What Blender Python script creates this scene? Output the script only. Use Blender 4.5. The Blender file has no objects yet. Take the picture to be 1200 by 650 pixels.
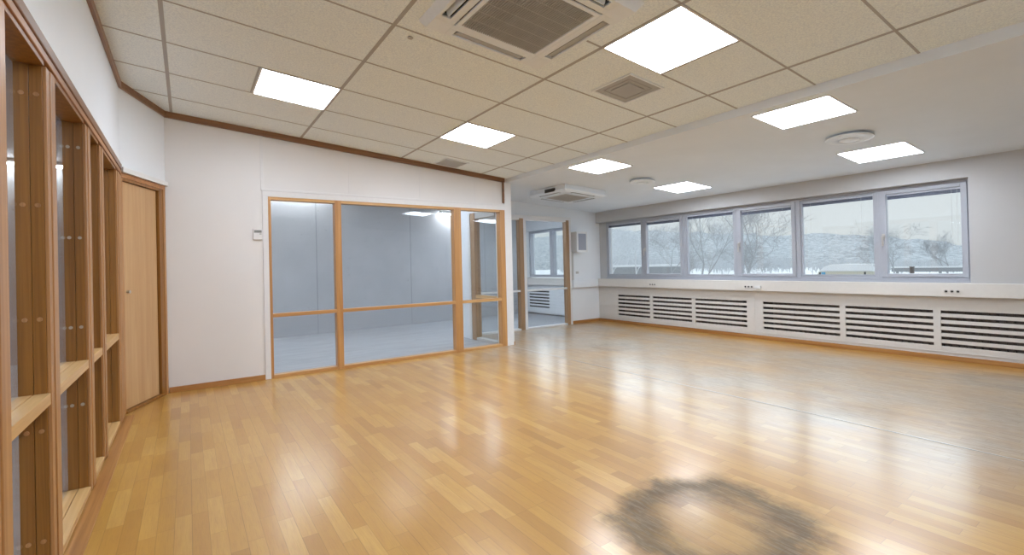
import bpy, bmesh, math, random
from mathutils import Matrix, Vector
S = bpy.context.scene
COL = S.collection
random.seed(7)
CH = 1.17                        # camera height

# ------------------------------------------------------------------ geometry helpers
class MB:
    """collects solids into one mesh"""
    def __init__(s): s.bm = bmesh.new()
    def hexa(s, p):              # 8 points: bottom ring 0-3 ccw, top ring 4-7
        v = [s.bm.verts.new(q) for q in p]
        for f in ((3,2,1,0),(4,5,6,7),(0,1,5,4),(1,2,6,5),(2,3,7,6),(3,0,4,7)):
            s.bm.faces.new([v[i] for i in f])
        return s
    def box(s, x0,x1,y0,y1,z0,z1):
        if x0>x1: x0,x1=x1,x0
        if y0>y1: y0,y1=y1,y0
        if z0>z1: z0,z1=z1,z0
        return s.hexa([(x0,y0,z0),(x1,y0,z0),(x1,y1,z0),(x0,y1,z0),(x0,y0,z1),(x1,y0,z1),(x1,y1,z1),(x0,y1,z1)])
    def slope(s, x0,x1,y0,y1,fb,ft):   # box whose bottom/top heights are functions (or numbers)
        B = fb if callable(fb) else (lambda x,y,_=fb:_); T = ft if callable(ft) else (lambda x,y,_=ft:_)
        r=[(x0,y0),(x1,y0),(x1,y1),(x0,y1)]
        return s.hexa([(x,y,B(x,y)) for x,y in r]+[(x,y,T(x,y)) for x,y in r])
    def bar(s, a, b, t, z0, z1):  # upright slab along plan line a-b, thickness t to the left of a->b ; z may be functions
        a=Vector(a); b=Vector(b); d=(b-a).normalized(); n=Vector((-d.y,d.x))*t
        r=[a,b,b+n,a+n]
        B = z0 if callable(z0) else (lambda x,y,_=z0:_); T = z1 if callable(z1) else (lambda x,y,_=z1:_)
        if t<0: r=[r[3],r[2],r[1],r[0]]
        return s.hexa([(q.x,q.y,B(q.x,q.y)) for q in r]+[(q.x,q.y,T(q.x,q.y)) for q in r])
    def cyl(s, c, r, h, axis='z', n=24, r2=None):
        r2 = r if r2 is None else r2
        M = {'z':Matrix.Identity(4),'x':Matrix.Rotation(math.pi/2,4,'Y'),'y':Matrix.Rotation(-math.pi/2,4,'X')}[axis]
        bmesh.ops.create_cone(s.bm,cap_ends=True,segments=n,radius1=r,radius2=r2,depth=h,matrix=Matrix.Translation(c)@M)
        return s
    def tube(s, p, q, r, n=6, r2=None):
        p=Vector(p); q=Vector(q); d=q-p
        if d.length<1e-6: return s
        M=Matrix.Translation((p+q)/2)@d.to_track_quat('Z','Y').to_matrix().to_4x4()
        bmesh.ops.create_cone(s.bm,cap_ends=True,segments=n,radius1=r,radius2=r if r2 is None else r2,depth=d.length,matrix=M)
        return s
    def lathe(s, prof, n=40, c=(0,0,0)):
        rings=[]
        for r,z in prof:
            rings.append([s.bm.verts.new((c[0]+r*math.cos(2*math.pi*i/n),c[1]+r*math.sin(2*math.pi*i/n),c[2]+z)) for i in range(n)] if r>1e-5 else [s.bm.verts.new((c[0],c[1],c[2]+z))])
        for a,b in zip(rings,rings[1:]):
            for i in range(n):
                j=(i+1)%n
                if len(a)==1 and len(b)==1: continue
                if len(a)==1: s.bm.faces.new([a[0],b[i],b[j]])
                elif len(b)==1: s.bm.faces.new([a[i],a[j],b[0]])
                else: s.bm.faces.new([a[i],a[j],b[j],b[i]])
        return s
    def build(s, name, mat, parent=None, bevel=0, smooth=False, seg=2):
        bmesh.ops.recalc_face_normals(s.bm, faces=s.bm.faces)
        me=bpy.data.meshes.new(name); s.bm.to_mesh(me); s.bm.free()
        me.materials.append(mat)
        o=bpy.data.objects.new(name,me); COL.objects.link(o)
        if parent is not None: o.parent=parent
        if smooth:
            for p in me.polygons: p.use_smooth=True
        if bevel:
            m=o.modifiers.new('bevel','BEVEL'); m.width=bevel; m.segments=seg; m.limit_method='ANGLE'
        return o
def B(*a): return MB().box(*a)

def tag(o,label=None,cat=None,group=None,kind=None):
    if label: o['label']=label
    if cat: o['category']=cat
    if group: o['group']=group
    if kind: o['kind']=kind
    return o
def empty(name,loc=(0,0,0),mat=None):
    o=bpy.data.objects.new(name,None); COL.objects.link(o); o.empty_display_size=.1
    if mat is not None: o.matrix_world=mat
    else: o.location=loc
    return o
def thing(name,label,cat,loc=(0,0,0),group=None,mat=None):
    return tag(empty(name,loc,mat),label,cat,group)
def struct(o): o['kind']='structure'; return o
def copy_tree(o,parent=None):
    c=o.copy(); COL.objects.link(c)
    if parent is not None: c.parent=parent
    for ch in list(o.children): copy_tree(ch,c)
    return c

# ------------------------------------------------------------------ materials
class NT:
    def __init__(s,name):
        s.m=bpy.data.materials.new(name); s.m.use_nodes=True; s.t=s.m.node_tree; s.n=s.t.nodes; s.l=s.t.links
        s.b=s.n['Principled BSDF']; s.out=s.n['Material Output']
    def add(s,typ,ins={},**kw):
        n=s.n.new(typ)
        for k,v in kw.items(): setattr(n,k,v)
        for k,v in ins.items(): s.put(n.inputs[k],v)
        return n
    def put(s,sock,v):
        if isinstance(v,bpy.types.NodeSocket): s.l.new(v,sock)
        else: sock.default_value=v
    def math(s,op,a,b=None,c=None,clamp=False):
        n=s.n.new('ShaderNodeMath'); n.operation=op; n.use_clamp=clamp
        for i,v in enumerate((a,b,c)):
            if v is not None: s.put(n.inputs[i],v)
        return n.outputs[0]
    def mix(s,f,a,b,mode='MIX'):
        n=s.n.new('ShaderNodeMix'); n.data_type='RGBA'; n.blend_type=mode
        s.put(n.inputs[0],f); s.put(n.inputs[6],a); s.put(n.inputs[7],b); return n.outputs[2]
    def noise(s,vec,scale,detail=3,rough=.5,dist=0):
        n=s.add('ShaderNodeTexNoise',{'Scale':scale,'Detail':detail,'Roughness':rough,'Distortion':dist})
        if vec is not None: s.l.new(vec,n.inputs['Vector'])
        return n.outputs['Fac']
    def ramp(s,f,stops):
        n=s.n.new('ShaderNodeValToRGB'); e=n.color_ramp.elements
        while len(e)<len(stops): e.new(.5)
        for el,(p,c) in zip(e,stops): el.position=p; el.color=c if len(c)==4 else (*c,1)
        s.put(n.inputs[0],f); return n.outputs[0]
    def rng(s,f,a,b,c=0,d=1,smooth=False):
        n=s.add('ShaderNodeMapRange',{1:a,2:b,3:c,4:d}); s.put(n.inputs[0],f)
        if smooth: n.interpolation_type='SMOOTHSTEP'
        return n.outputs[0]
    def pos(s,kind='Object'):
        return s.add('ShaderNodeTexCoord').outputs[kind]
    def mapv(s,vec,scale=(1,1,1),loc=(0,0,0),rot=(0,0,0)):
        n=s.add('ShaderNodeMapping',{'Scale':scale,'Location':loc,'Rotation':rot}); s.l.new(vec,n.inputs['Vector']); return n.outputs[0]
    def bump(s,h,strength=.2,dist=.01):
        n=s.add('ShaderNodeBump',{'Strength':strength,'Distance':dist}); s.l.new(h,n.inputs['Height']); s.l.new(n.outputs[0],s.b.inputs['Normal'])
    def set(s,**k):
        names=dict(color='Base Color',rough='Roughness',metal='Metallic',ior='IOR',coat='Coat Weight',coatr='Coat Roughness',coatior='Coat IOR',spec='Specular IOR Level')
        for a,v in k.items(): s.put(s.b.inputs[names[a]],v)
        return s
def C4(r,g,b): return (r,g,b,1)
def srgb(r,g,b):
    f=lambda c:(c/255/12.92) if c/255<=.04045 else ((c/255+.055)/1.055)**2.4
    return (f(r),f(g),f(b),1)
def paint(name,col,rough=.5,var=.03,scale=1.2,bump=0,bscale=300,**k):
    t=NT(name); p=t.pos()
    n=t.noise(p,scale,4,.6)
    dark=tuple(c*(1-var*2) for c in col[:3])+(1,)
    t.set(color=t.mix(t.rng(n,.3,.7),dark,col),rough=rough,**k)
    if bump: t.bump(t.noise(p,bscale,2,.6),bump,.002)
    return t.m
def wood(name,light,dark,axis='z',rough=.38,gs=14,coat=.15,band=.5):
    t=NT(name); p=t.pos()
    sc={'x':(.35,gs,gs),'y':(gs,.35,gs),'z':(gs,gs,.35)}[axis]
    v=t.mapv(p,sc)
    g=t.noise(v,1.6,6,.62,.8); fine=t.noise(t.mapv(p,tuple(c*9 for c in sc)),1.5,3,.6)
    c=t.mix(t.rng(g,.36,.66),dark,light)
    c=t.mix(t.math('MULTIPLY',t.rng(fine,.5,.75),.22),c,tuple(x*.55 for x in dark[:3])+(1,))
    big=t.noise(p,band,2,.5)
    c=t.mix(t.math('MULTIPLY',t.rng(big,.35,.7),.3),c,tuple(x*.8 for x in light[:3])+(1,))
    t.set(color=c,rough=rough,coat=coat,coatr=.25); t.bump(fine,.05,.001)
    return t.m
def plain(name,col,rough=.5,metal=0,**k):
    t=NT(name); p=t.pos(); n=t.noise(p,25,3,.5)
    t.set(color=t.mix(n,tuple(c*.93 for c in col[:3])+(1,),col),rough=rough,metal=metal,**k); return t.m
def emit(name,col,strength):
    t=NT(name); t.set(color=C4(.9,.9,.9),rough=.4)
    t.b.inputs['Emission Color'].default_value=col; t.b.inputs['Emission Strength'].default_value=strength; return t.m
def glass(name,tint=(.96,.98,.98,1),base=.045,mul=.95,dust=0.0):
    t=NT(name)
    lw=t.add('ShaderNodeLayerWeight',{'Blend':.5})
    f=t.math('POWER',lw.outputs['Facing'],5.0)
    f=t.math('ADD',t.math('MULTIPLY',f,mul),base,clamp=True)
    tr=t.add('ShaderNodeBsdfTransparent',{'Color':tint}); gl=t.add('ShaderNodeBsdfGlossy',{'Roughness':.015,'Color':(1,1,1,1)})
    mx=t.add('ShaderNodeMixShader'); t.put(mx.inputs[0],f); t.l.new(tr.outputs[0],mx.inputs[1]); t.l.new(gl.outputs[0],mx.inputs[2])
    last=mx
    if dust:
        df=t.add('ShaderNodeBsdfDiffuse',{'Color':(.8,.8,.82,1)}); m2=t.add('ShaderNodeMixShader')
        n=t.noise(t.pos(),6,4,.6); t.put(m2.inputs[0],t.math('MULTIPLY',n,dust))
        t.l.new(mx.outputs[0],m2.inputs[1]); t.l.new(df.outputs[0],m2.inputs[2]); last=m2
    t.l.new(last.outputs[0],t.out.inputs['Surface']); t.n.remove(t.b); return t.m

M={}
M['wall']=paint('wall_paint',C4(.80,.79,.78),.55,.02,1.0,.25,260)
M['wallcool']=paint('wall_paint_white',C4(.83,.865,.90),.5,.02,1.0,.15,260)
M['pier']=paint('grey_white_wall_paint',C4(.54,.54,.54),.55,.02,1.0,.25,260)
M['plaster']=paint('ceiling_plaster',C4(.79,.86,.94),.6,.03,1.3,.15,180)
M['white']=plain('white_enamel',C4(.80,.80,.80),.35)
M['ledge']=plain('ledge_cream_enamel',C4(.74,.715,.675),.4)
M['grille']=plain('radiator_cover_enamel',C4(.70,.68,.645),.45)
M['oakz']=wood('oak_frame_upright',srgb(206,158,100),srgb(176,124,72),'z')
M['oakx']=wood('oak_frame_rail',srgb(214,170,112),srgb(184,132,78),'x')
M['oaky']=wood('oak_board_lengthwise',srgb(222,184,128),srgb(196,150,92),'y')
M['postz']=wood('brown_oak_post',srgb(162,110,46),srgb(122,78,26),'z',gs=22)  # darker, browner oak than the frame wood
M['edgez']=wood('orange_oak_edge',srgb(196,146,94),srgb(152,104,56),'z',gs=30)
M['edgey']=wood('orange_oak_head',srgb(190,134,80),srgb(150,96,50),'y',gs=30)
M['door']=wood('beech_veneer',srgb(204,166,118),srgb(190,148,100),'z',gs=9,rough=.45,band=1.6)
M['trim']=wood('brown_ceiling_trim',srgb(150,108,74),srgb(120,82,54),'x',gs=20)
M['trimy']=wood('brown_ceiling_trim_side',srgb(150,108,74),srgb(120,82,54),'y',gs=20)
M['oakpale']=wood('pale_oak_frame',srgb(178,146,112),srgb(150,118,86),'z')
M['base']=wood('oak_skirting',srgb(196,144,84),srgb(160,106,52),'x')
M['basey']=wood('oak_skirting_side',srgb(190,138,78),srgb(150,98,48),'y')
M['tbar']=plain('ceiling_grid_metal',C4(.40,.40,.41),.5)
M['winframe']=plain('grey_window_frame',C4(.43,.45,.50),.4)
M['blind']=plain('dark_blue_blind_slats',C4(.10,.12,.19),.35)
M['blindrail']=plain('pale_blind_rail',C4(.55,.58,.66),.3)
M['cord']=plain('blind_cord',C4(.62,.64,.66),.6)
M['dark']=plain('painted_cavity_shade',C4(.035,.03,.028),.7)  # near-black colour paints in the shade behind radiator slats
M['radiator']=plain('brown_radiator',C4(.13,.105,.095),.5)
M['black']=plain('black_plastic',C4(.012,.012,.012),.45)
M['acwhite']=plain('air_unit_plastic',C4(.82,.89,.96),.38)
M['acvane']=plain('beige_vane_plastic',C4(.46,.47,.475),.45)
M['ventgrey']=plain('grey_vent_mesh',C4(.44,.46,.48),.6)
M['metal']=plain('brushed_steel',C4(.62,.60,.57),.35,.9)
M['plug']=plain('wood_plug',C4(.50,.42,.32),.5)
M['lcd']=plain('grey_green_display',C4(.24,.25,.235),.3)
M['cabinet']=plain('grey_cabinet_side',C4(.55,.54,.52),.5)
M['glass']=glass('clear_glass',base=.035)
M['glassin']=glass('partition_glass',(.94,.955,.96,1),base=.03,dust=.03)
M['cabglass']=plain('frosted_grey_glass',C4(.34,.36,.42),.15)
M['panel']=emit('lit_diffuser',(.88,.96,1.08,1),16)
M['tube']=emit('lit_tube',(.94,.97,1,1),48)
M['concrete']=None

def m_concrete():
    t=NT('grey_concrete_wall'); p=t.pos()
    a=t.noise(p,1.1,5,.6); b=t.noise(p,9,5,.7)
    vo=t.add('ShaderNodeTexVoronoi',{'Scale':7.0,'Randomness':1.0}); t.l.new(p,vo.inputs['Vector'])
    pit=t.rng(vo.outputs['Distance'],.06,.10)
    c=t.mix(t.rng(a,.3,.7),C4(.43,.44,.46),C4(.53,.54,.555)); c=t.mix(t.math('MULTIPLY',b,.3),c,C4(.48,.50,.53))
    sx=t.add('ShaderNodeSeparateXYZ'); t.l.new(p,sx.inputs[0])
    j=t.math('ABSOLUTE',t.math('SUBTRACT',t.math('FRACT',t.math('DIVIDE',t.math('ADD',sx.outputs[0],0.86),1.9)),.5))
    c=t.mix(t.rng(j,.003,.006,.55,0),c,C4(.2,.21,.23))
    c=t.mix(t.rng(pit,0,1,.5,0),c,C4(.15,.16,.17))
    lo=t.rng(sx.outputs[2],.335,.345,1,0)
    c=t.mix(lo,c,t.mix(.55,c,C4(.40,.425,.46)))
    t.set(color=c,rough=.7); t.bump(b,.3,.004); return t.m
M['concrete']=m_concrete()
def m_screed():
    t=NT('grey_vinyl_floor'); p=t.pos()
    a=t.noise(t.mapv(p,(.6,3,1)),2.2,5,.65); b=t.noise(p,60,3,.6)
    c=t.mix(t.rng(a,.3,.7),C4(.32,.34,.365),C4(.43,.45,.475)); c=t.mix(t.math('MULTIPLY',b,.2),c,C4(.25,.27,.3))
    t.set(color=c,rough=.5); return t.m
M['screed']=m_screed()
def m_tile():
    t=NT('mineral_ceiling_tile'); p=t.pos()
    a=t.noise(p,95,3,.75); b=t.noise(p,1.2,3,.5); d=t.noise(p,240,2,.6)
    c=t.mix(t.rng(a,.35,.6),C4(.70,.79,.87),C4(.90,.98,1.0))
    c=t.mix(t.math('MULTIPLY',b,.25),c,C4(.82,.91,.99))
    c=t.mix(t.rng(d,.62,.72,0,.3),c,C4(.4,.38,.36))
    t.set(color=c,rough=.85); t.bump(a,.35,.003); return t.m
M['tile']=m_tile()
def m_floor():
    t=NT('oak_parquet'); p=t.pos()
    sx=t.add('ShaderNodeSeparateXYZ'); t.l.new(p,sx.inputs[0]); X,Y=sx.outputs[0],sx.outputs[1]
    W=.0665
    i=t.math('FLOOR',t.math('DIVIDE',X,W)); fx=t.math('FRACT',t.math('DIVIDE',X,W))
    wi=t.add('ShaderNodeTexWhiteNoise',noise_dimensions='1D'); t.l.new(i,wi.inputs['W'])
    L=t.math('ADD',.38,t.math('MULTIPLY',wi.outputs[0],.14))
    yo=t.math('DIVIDE',t.math('ADD',Y,t.math('MULTIPLY',wi.outputs[0],37.3)),L)
    j=t.math('FLOOR',yo); fy=t.math('FRACT',yo)
    cv=t.add('ShaderNodeCombineXYZ'); t.l.new(i,cv.inputs[0]); t.l.new(j,cv.inputs[1])
    w=t.add('ShaderNodeTexWhiteNoise',noise_dimensions='2D'); t.l.new(cv.outputs[0],w.inputs['Vector']); rnd=w.outputs['Value']
    # grain stretched along the staves, shifted per stave
    off=t.add('ShaderNodeCombineXYZ'); t.put(off.inputs[0],t.math('MULTIPLY',rnd,19)); t.put(off.inputs[1],t.math('MULTIPLY',rnd,53))
    pv=t.add('ShaderNodeVectorMath',operation='ADD'); t.l.new(p,pv.inputs[0]); t.l.new(off.outputs[0],pv.inputs[1]); q=pv.outputs[0]
    g=t.noise(t.mapv(q,(34,2.2,1)),1.5,6,.62,.5); f=t.noise(t.mapv(q,(230,7,1)),1.3,4,.65,.1)
    base=t.ramp(rnd,[(0,srgb(172,126,54)[:3]),(.2,srgb(183,136,60)[:3]),(.5,srgb(188,142,64)[:3]),(.8,srgb(193,148,70)[:3]),(.97,srgb(200,157,81)[:3])])
    c=t.mix(t.rng(g,.4,.72,0,.35),base,srgb(168,116,64))
    c=t.mix(t.rng(f,.5,.75,0,.30),c,srgb(128,84,44))
    # pale streaks on a few staves
    # worn grey rings under vanished chairs
    def ring(cx,cy,rx,ry,seed,rot=0,soft=.35,core=0.45):
        v=t.mapv(t.mapv(p,(1,1,1),(-cx,-cy,0)),(1/rx,1/ry,1),(0,0,0),(0,0,rot))
        ln=t.add('ShaderNodeVectorMath',operation='LENGTH'); 
        fl=t.add('ShaderNodeVectorMath',operation='MULTIPLY'); t.l.new(v,fl.inputs[0]); fl.inputs[1].default_value=(1,1,0); t.l.new(fl.outputs[0],ln.inputs[0])
        n=t.noise(t.mapv(p,(3.2,2.4,1),(seed,seed*2,0)),1.5,5,.65); r=t.math('ADD',ln.outputs['Value'],t.math('MULTIPLY',t.math('SUBTRACT',n,.5),.8))
        outer=t.rng(r,1-soft,1.0,1,0,True); inner=t.rng(r,core-.25,core+.2,.3,1,True)
        return t.math('MULTIPLY',outer,inner)
    grain=t.noise(t.mapv(p,(46,5,1)),1.5,6,.7,1.0)
    s=ring(1.93,1.22,.56,.50,3.1,0,.35,.45)
    s2=ring(4.93,4.58,.45,.42,9.7,0,.6,.5); s3=ring(6.22,.98,.50,.42,5.2,0,.6,.5); s4=ring(4.28,1.45,.42,.3,12.2,0,.8,.1); s5=ring(2.95,4.95,.35,.22,14.9,0,.9,.1)
    tot=t.math('MAXIMUM',t.math('MULTIPLY',s,1.0),t.math('MAXIMUM',t.math('MULTIPLY',s2,.8),t.math('MAXIMUM',t.math('MULTIPLY',s3,.6),t.math('MULTIPLY',t.math('MAXIMUM',s4,s5),.4))))
    k=t.math('MULTIPLY',tot,t.rng(grain,.28,.55,.55,1.0),clamp=True)
    grey=t.mix(t.rng(grain,.42,.60),srgb(52,47,40),srgb(128,112,90))
    c=t.mix(t.math('MULTIPLY',k,.94),c,grey)
    # grey window reflection painted into the colour, over slightly worn wood
    refl_band=t.math('MULTIPLY',t.rng(X,2.6,4.2,0,1,True),t.rng(X,6.2,6.75,1,0,True)); wn=t.rng(t.noise(t.mapv(p,(.9,.9,1)),1.2,4,.6),.3,.6,.35,1)
    c=t.mix(t.math('MULTIPLY',t.math('MULTIPLY',refl_band,wn),.72),c,t.mix(t.rng(grain,.4,.62),srgb(142,138,130),srgb(184,180,172)))
    # joints
    ex=t.math('MINIMUM',fx,t.math('SUBTRACT',1,fx)); ey=t.math('MULTIPLY',t.math('MINIMUM',fy,t.math('SUBTRACT',1,fy)),6.0)
    e=t.math('MINIMUM',ex,ey); jn=t.rng(e,.0,.025,.42,0)
    b3=t.math('FRACT',t.math('DIVIDE',t.math('ADD',i,.5),3.0)); bj=t.math('MULTIPLY',t.rng(fx,0,.03,.7,0),t.math('LESS_THAN',b3,.33))
    c=t.mix(t.math('MAXIMUM',jn,bj),c,srgb(96,62,34))
    rr=t.math('ADD',t.rng(t.noise(p,2.0,4,.6),.3,.7,.295,.36),t.math('MULTIPLY',k,.34))
    t.set(color=c,rough=rr,ior=1.5,coat=t.math('MULTIPLY',t.math('SUBTRACT',1.0,k,None,True),.5),coatr=.19,coatior=1.55)
    h=t.math('ADD',t.math('MULTIPLY',t.math('MAXIMUM',jn,bj),-.5),t.math('MULTIPLY',f,.25)); t.bump(h,.06,.002)
    return t.m
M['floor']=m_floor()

# ------------------------------------------------------------------ reference planes
def ZU(x,y): return CH+1.6141-.078*x-.0034*y        # suspended tile ceiling, falling towards the windows
def ZL(x,y=0): return CH+1.232-.058*(x-3.92)        # plastered ceiling by the windows
XW=-.455; YP=5.66; XB=3.92; XH=6.985; XP=7.03; XG=7.12; YF=6.87; YB=9.45; YN=-2.2; XE=-6.0; ZR=2.74
P0=Vector((-.455,5.02)); P1=Vector((-.168,5.66)); DD=(P1-P0).normalized(); DN=Vector((-DD.y,DD.x))  # diagonal door wall, DN away from the room

# ------------------------------------------------------------------ camera
f,yaw,pitch,roll=546.2879,.595,.0063,-.0236
fw=Vector((math.sin(yaw)*math.cos(pitch),math.cos(yaw)*math.cos(pitch),math.sin(pitch))); rt=Vector((math.cos(yaw),-math.sin(yaw),0)); up=rt.cross(fw)
r2=rt*math.cos(roll)+up*math.sin(roll); u2=-rt*math.sin(roll)+up*math.cos(roll)
cd=bpy.data.cameras.new('camera'); cam=bpy.data.objects.new('camera',cd); COL.objects.link(cam); S.camera=cam
cd.sensor_width=36; cd.sensor_fit='HORIZONTAL'; cd.lens=f/1200*36; cd.shift_x=(600-589.05)/1200; cd.shift_y=(308.24-325)/1200; cd.clip_start=.05; cd.clip_end=3000
mw=Matrix(((r2.x,u2.x,-fw.x,0),(r2.y,u2.y,-fw.y,0),(r2.z,u2.z,-fw.z,CH),(0,0,0,1))); cam.matrix_world=mw

# ------------------------------------------------------------------ room shell
m=MB(); m.hexa([(XW-.12,YN,-.12),(7.25,YN,-.12),(7.25,YF+.06,-.12),(XW-.12,YP+.06,-.12),(XW-.12,YN,0),(7.25,YN,0),(7.25,YF+.06,0),(XW-.12,YP+.06,0)])
m.bm.clear()
# parquet outline follows the room: straight left wall, diagonal door, glazed walls
pl=[(XW-.105,YN),(XP+.03,YN),(XP+.03,YF+.02),(3.87,YF+.02),(3.87,YP+.02),(P1.x+.01,YP+.02),(P1.x-.03,P1.y+.02),(P0.x-.105,P0.y+.03)]
bv=[m.bm.verts.new((x,y,-.12)) for x,y in pl]; tv=[m.bm.verts.new((x,y,0)) for x,y in pl]
m.bm.faces.new(tv); m.bm.faces.new(bv[::-1])
for i in range(len(pl)):
    j=(i+1)%len(pl); m.bm.faces.new([bv[i],bv[j],tv[j],tv[i]])
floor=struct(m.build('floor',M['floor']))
# metal expansion strip across the parquet
struct(B(3.885,3.897,YN,YF-.05,0.0,.0025).build('trim_1',M['metal'],bevel=.0008))
# grey floor of the space beyond the glazing
m=MB(); m.box(XE,XW-.106,YN,YB,-.12,-.001); m.box(XW-.106,3.86,YP+.021,YB,-.12,-.001); m.box(3.86,7.2,YF+.021,YB,-.12,-.001)
fl2=struct(m.build('floor',M['screed']))
# ceilings
ceil=struct(MB().slope(XW-.2,XB,YN-.1,YP+.12,ZU,lambda x,y:ZU(x,y)+.05).build('ceiling',M['tile']))
ceil_low=struct(MB().slope(XB+.02,7.35,YN-.1,YF+.02,ZL,lambda x,y:3.05).build('ceiling',M['plaster']))
struct(MB().slope(XB,XB+.02,YN-.1,YF+.02,ZL,lambda x,y:3.05).build('trim_2',M['plaster']))
m=MB(); m.box(XE-.1,XW-.2,YN-.1,YB+.1,ZR,3.05); m.box(XW-.2,XB+.02,YP+.12,YB+.1,ZR,3.05); m.slope(XB+.02,7.35,YF+.02,YB+.1,lambda x,y:ZL(x)+.1,lambda x,y:3.05)
struct(m.build('ceiling',M['concrete']))
# lid above the tile ceiling keeps daylight out
struct(B(XE-.1,7.35,YN-.1,YB+.1,3.05,3.15).build('ceiling',M['plaster']))

# suspended ceiling grid (one part of the ceiling)
X0=-.1076; Y0=3.9573
g=MB(); zt=.0015
def tb(x0,x1,y0,y1): g.slope(x0,x1,y0,y1,lambda x,y:ZU(x,y)-zt,lambda x,y:ZU(x,y)+.004)
Ls=[X0+1.2*i for i in range(4)]
for x in Ls: tb(x-.0125,x+.0125,YN,YP)
k=-10; As=[]
while True:
    y=Y0+.6*k
    if y>YP: break
    if y>YN: As.append(y); tb(XW,XB,y-.0075,y+.0075)
    k+=1
lights_up=[(.792,4.257),(2.592,4.257+.0),(2.592,1.857),(.792,.657),(.792,-.543)]  # last two panels are added out of view to brighten the room
tb(.475,.492,3.957,4.557); tb(2.892,2.91,3.957,4.557); tb(2.892,2.91,1.557,2.157); tb(.475,.492,.357,.957); tb(.475,.492,-.843,-.243)
g.build('ceiling_grid',M['tbar'],ceil)

# walls
def walltop(x,y): return ZU(x,y)+.03
def YW(x): return 8.97+.055*x
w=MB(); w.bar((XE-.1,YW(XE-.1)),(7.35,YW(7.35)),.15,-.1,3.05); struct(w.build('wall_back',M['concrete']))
struct(B(XE-.15,XE,YN-.1,YB+.1,-.1,3.05).build('wall_outer_left',M['concrete']))
m=MB(); m.slope(XW-.105,XB+.02,YN-.15,YN,-.1,3.05); m.box(XB+.02,7.35,YN-.15,YN,-.1,3.05); m.box(XE-.1,XW-.105,YN-.15,YN,-.1,3.05); struct(m.build('wall_front',M['wallcool']))
# left wall above and behind the glazed screen
ZH=CH+.83   # head of the openings
m=MB(); m.slope(XW-.105,XW,.95,P0.y,ZH+.10,walltop); m.slope(XW-.105,XW,YN,.95,0,walltop)
struct(m.build('wall_left',M['wallcool']))
# diagonal wall above door
m=MB(); m.bar(P0,P1,.1,CH+.905,walltop); struct(m.build('wall_diagonal',M['wallcool']))
# glazed back wall: solid left part, panel band above the glazing, column
XL0,XL1=.745,3.865
m=MB(); m.slope(P1.x-.06,.69,YP,YP+.1,0,walltop); m.slope(.69,3.885,YP+.012,YP+.1,CH+.90,walltop)
struct(m.build('wall_partition',M['wall']))
# vertical panel joints and cover strips
m=MB(); m.slope(.676,.704,YP-.004,YP+.012,CH+.90,lambda x,y:ZU(x,y)-.03)
for x in (1.63,2.55,3.386): m.slope(x-.003,x+.003,YP+.0095,YP+.013,CH+.92,lambda x,y:ZU(x,y)-.03)
struct(m.build('trim_3',M['white'],bevel=.001))
m=MB(); m.box(.686,.743,YP-.012,YP+.1,0,CH+.822); m.box(.686,3.885,YP-.012,YP+.1,CH+.822,CH+.885); m.box(.678,3.885,YP-.018,YP+.013,CH+.882,CH+.905)
struct(m.build('trim_4',M['white'],bevel=.002))
m=MB(); m.slope(3.88,4.0,YP-.012,YP+.11,0,lambda x,y:2.6); struct(m.build('wall_column',M['white'],bevel=.002))
struct(B(3.855,3.879,YP-.02,YP+.011,CH+.925,CH+1.275).build('trim_5',M['trim'],bevel=.002))
struct(MB().box(3.995,4.012,YP-.016,YP+.05,0,.05).build('baseboard_column',M['base'],bevel=.002))
# brown cornice where the tiles meet the walls
m=MB()
m.hexa([(P1.x,YP-.02,ZU(P1.x,YP)-.062),(3.89,YP-.02,ZU(3.89,YP)-.062),(3.89,YP+.01,ZU(3.89,YP)-.062),(P1.x,YP+.01,ZU(P1.x,YP)-.062)]+[(P1.x,YP-.02,ZU(P1.x,YP)+.005),(3.89,YP-.02,ZU(3.89,YP)+.005),(3.89,YP+.01,ZU(3.89,YP)+.005),(P1.x,YP+.01,ZU(P1.x,YP)+.005)])
struct(m.build('trim_6',M['trim'],bevel=.002))
m=MB(); m.bar(P0-DN*.02+DD*.0,P1-DN*.02,.022,lambda x,y:ZU(x,y)-.058,lambda x,y:ZU(x,y)+.005); struct(m.build('trim_7',M['trimy'],bevel=.002))
m=MB(); m.slope(XW-.005,XW+.02,YN,P0.y+.005,lambda x,y:ZU(x,y)-.058,lambda x,y:ZU(x,y)+.005); struct(m.build('trim_8',M['trimy'],bevel=.002))
# skirting of the solid back wall
m=MB(); m.box(P1.x+.005,.684,YP-.016,YP+.001,0,.055); struct(m.build('baseboard_back',M['base'],bevel=.003))

# ------------------------------------------------------------------ glazed partition (big)
def screen_x(name,label,y,x0,x1,ztop,mull,glassmat,wood_z,wood_x,stile=.08,mid=(CH-.503,CH-.462),depth=.09,white_edge=False,bott=.035):
    t=thing(name,label,'glass partition',(x0,y,0)); t0=(x0,y,0)
    def P(nm,mb,mat,**k):
        o=mb.build(nm,mat,t,**k); o.location=Vector((-x0,-y,0)); return o
    posts=[(x0,x0+.028)]+mull+[(x1-stile,x1)]
    for a,b in posts:
        P('stile',MB().box(a,b,y-.012,y+depth,0,ztop),wood_z,bevel=.002)
    P('top_rail',MB().box(x0+.028,x1-stile,y-.008,y+depth,ztop-.033,ztop),wood_x,bevel=.002)
    for (a,b),(c,d) in zip(posts,posts[1:]):
        P('bottom_rail',MB().box(b,c,y-.010,y+depth,0,bott),wood_x,bevel=.003)
        P('mid_rail',MB().box(b,c,y-.010,y+.035,mid[0],mid[1]),wood_x,bevel=.003)
        P('glass_pane',MB().box(b-.004,c+.004,y+.045,y+.051,bott-.005,ztop-.03),glassmat)
    return t
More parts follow.
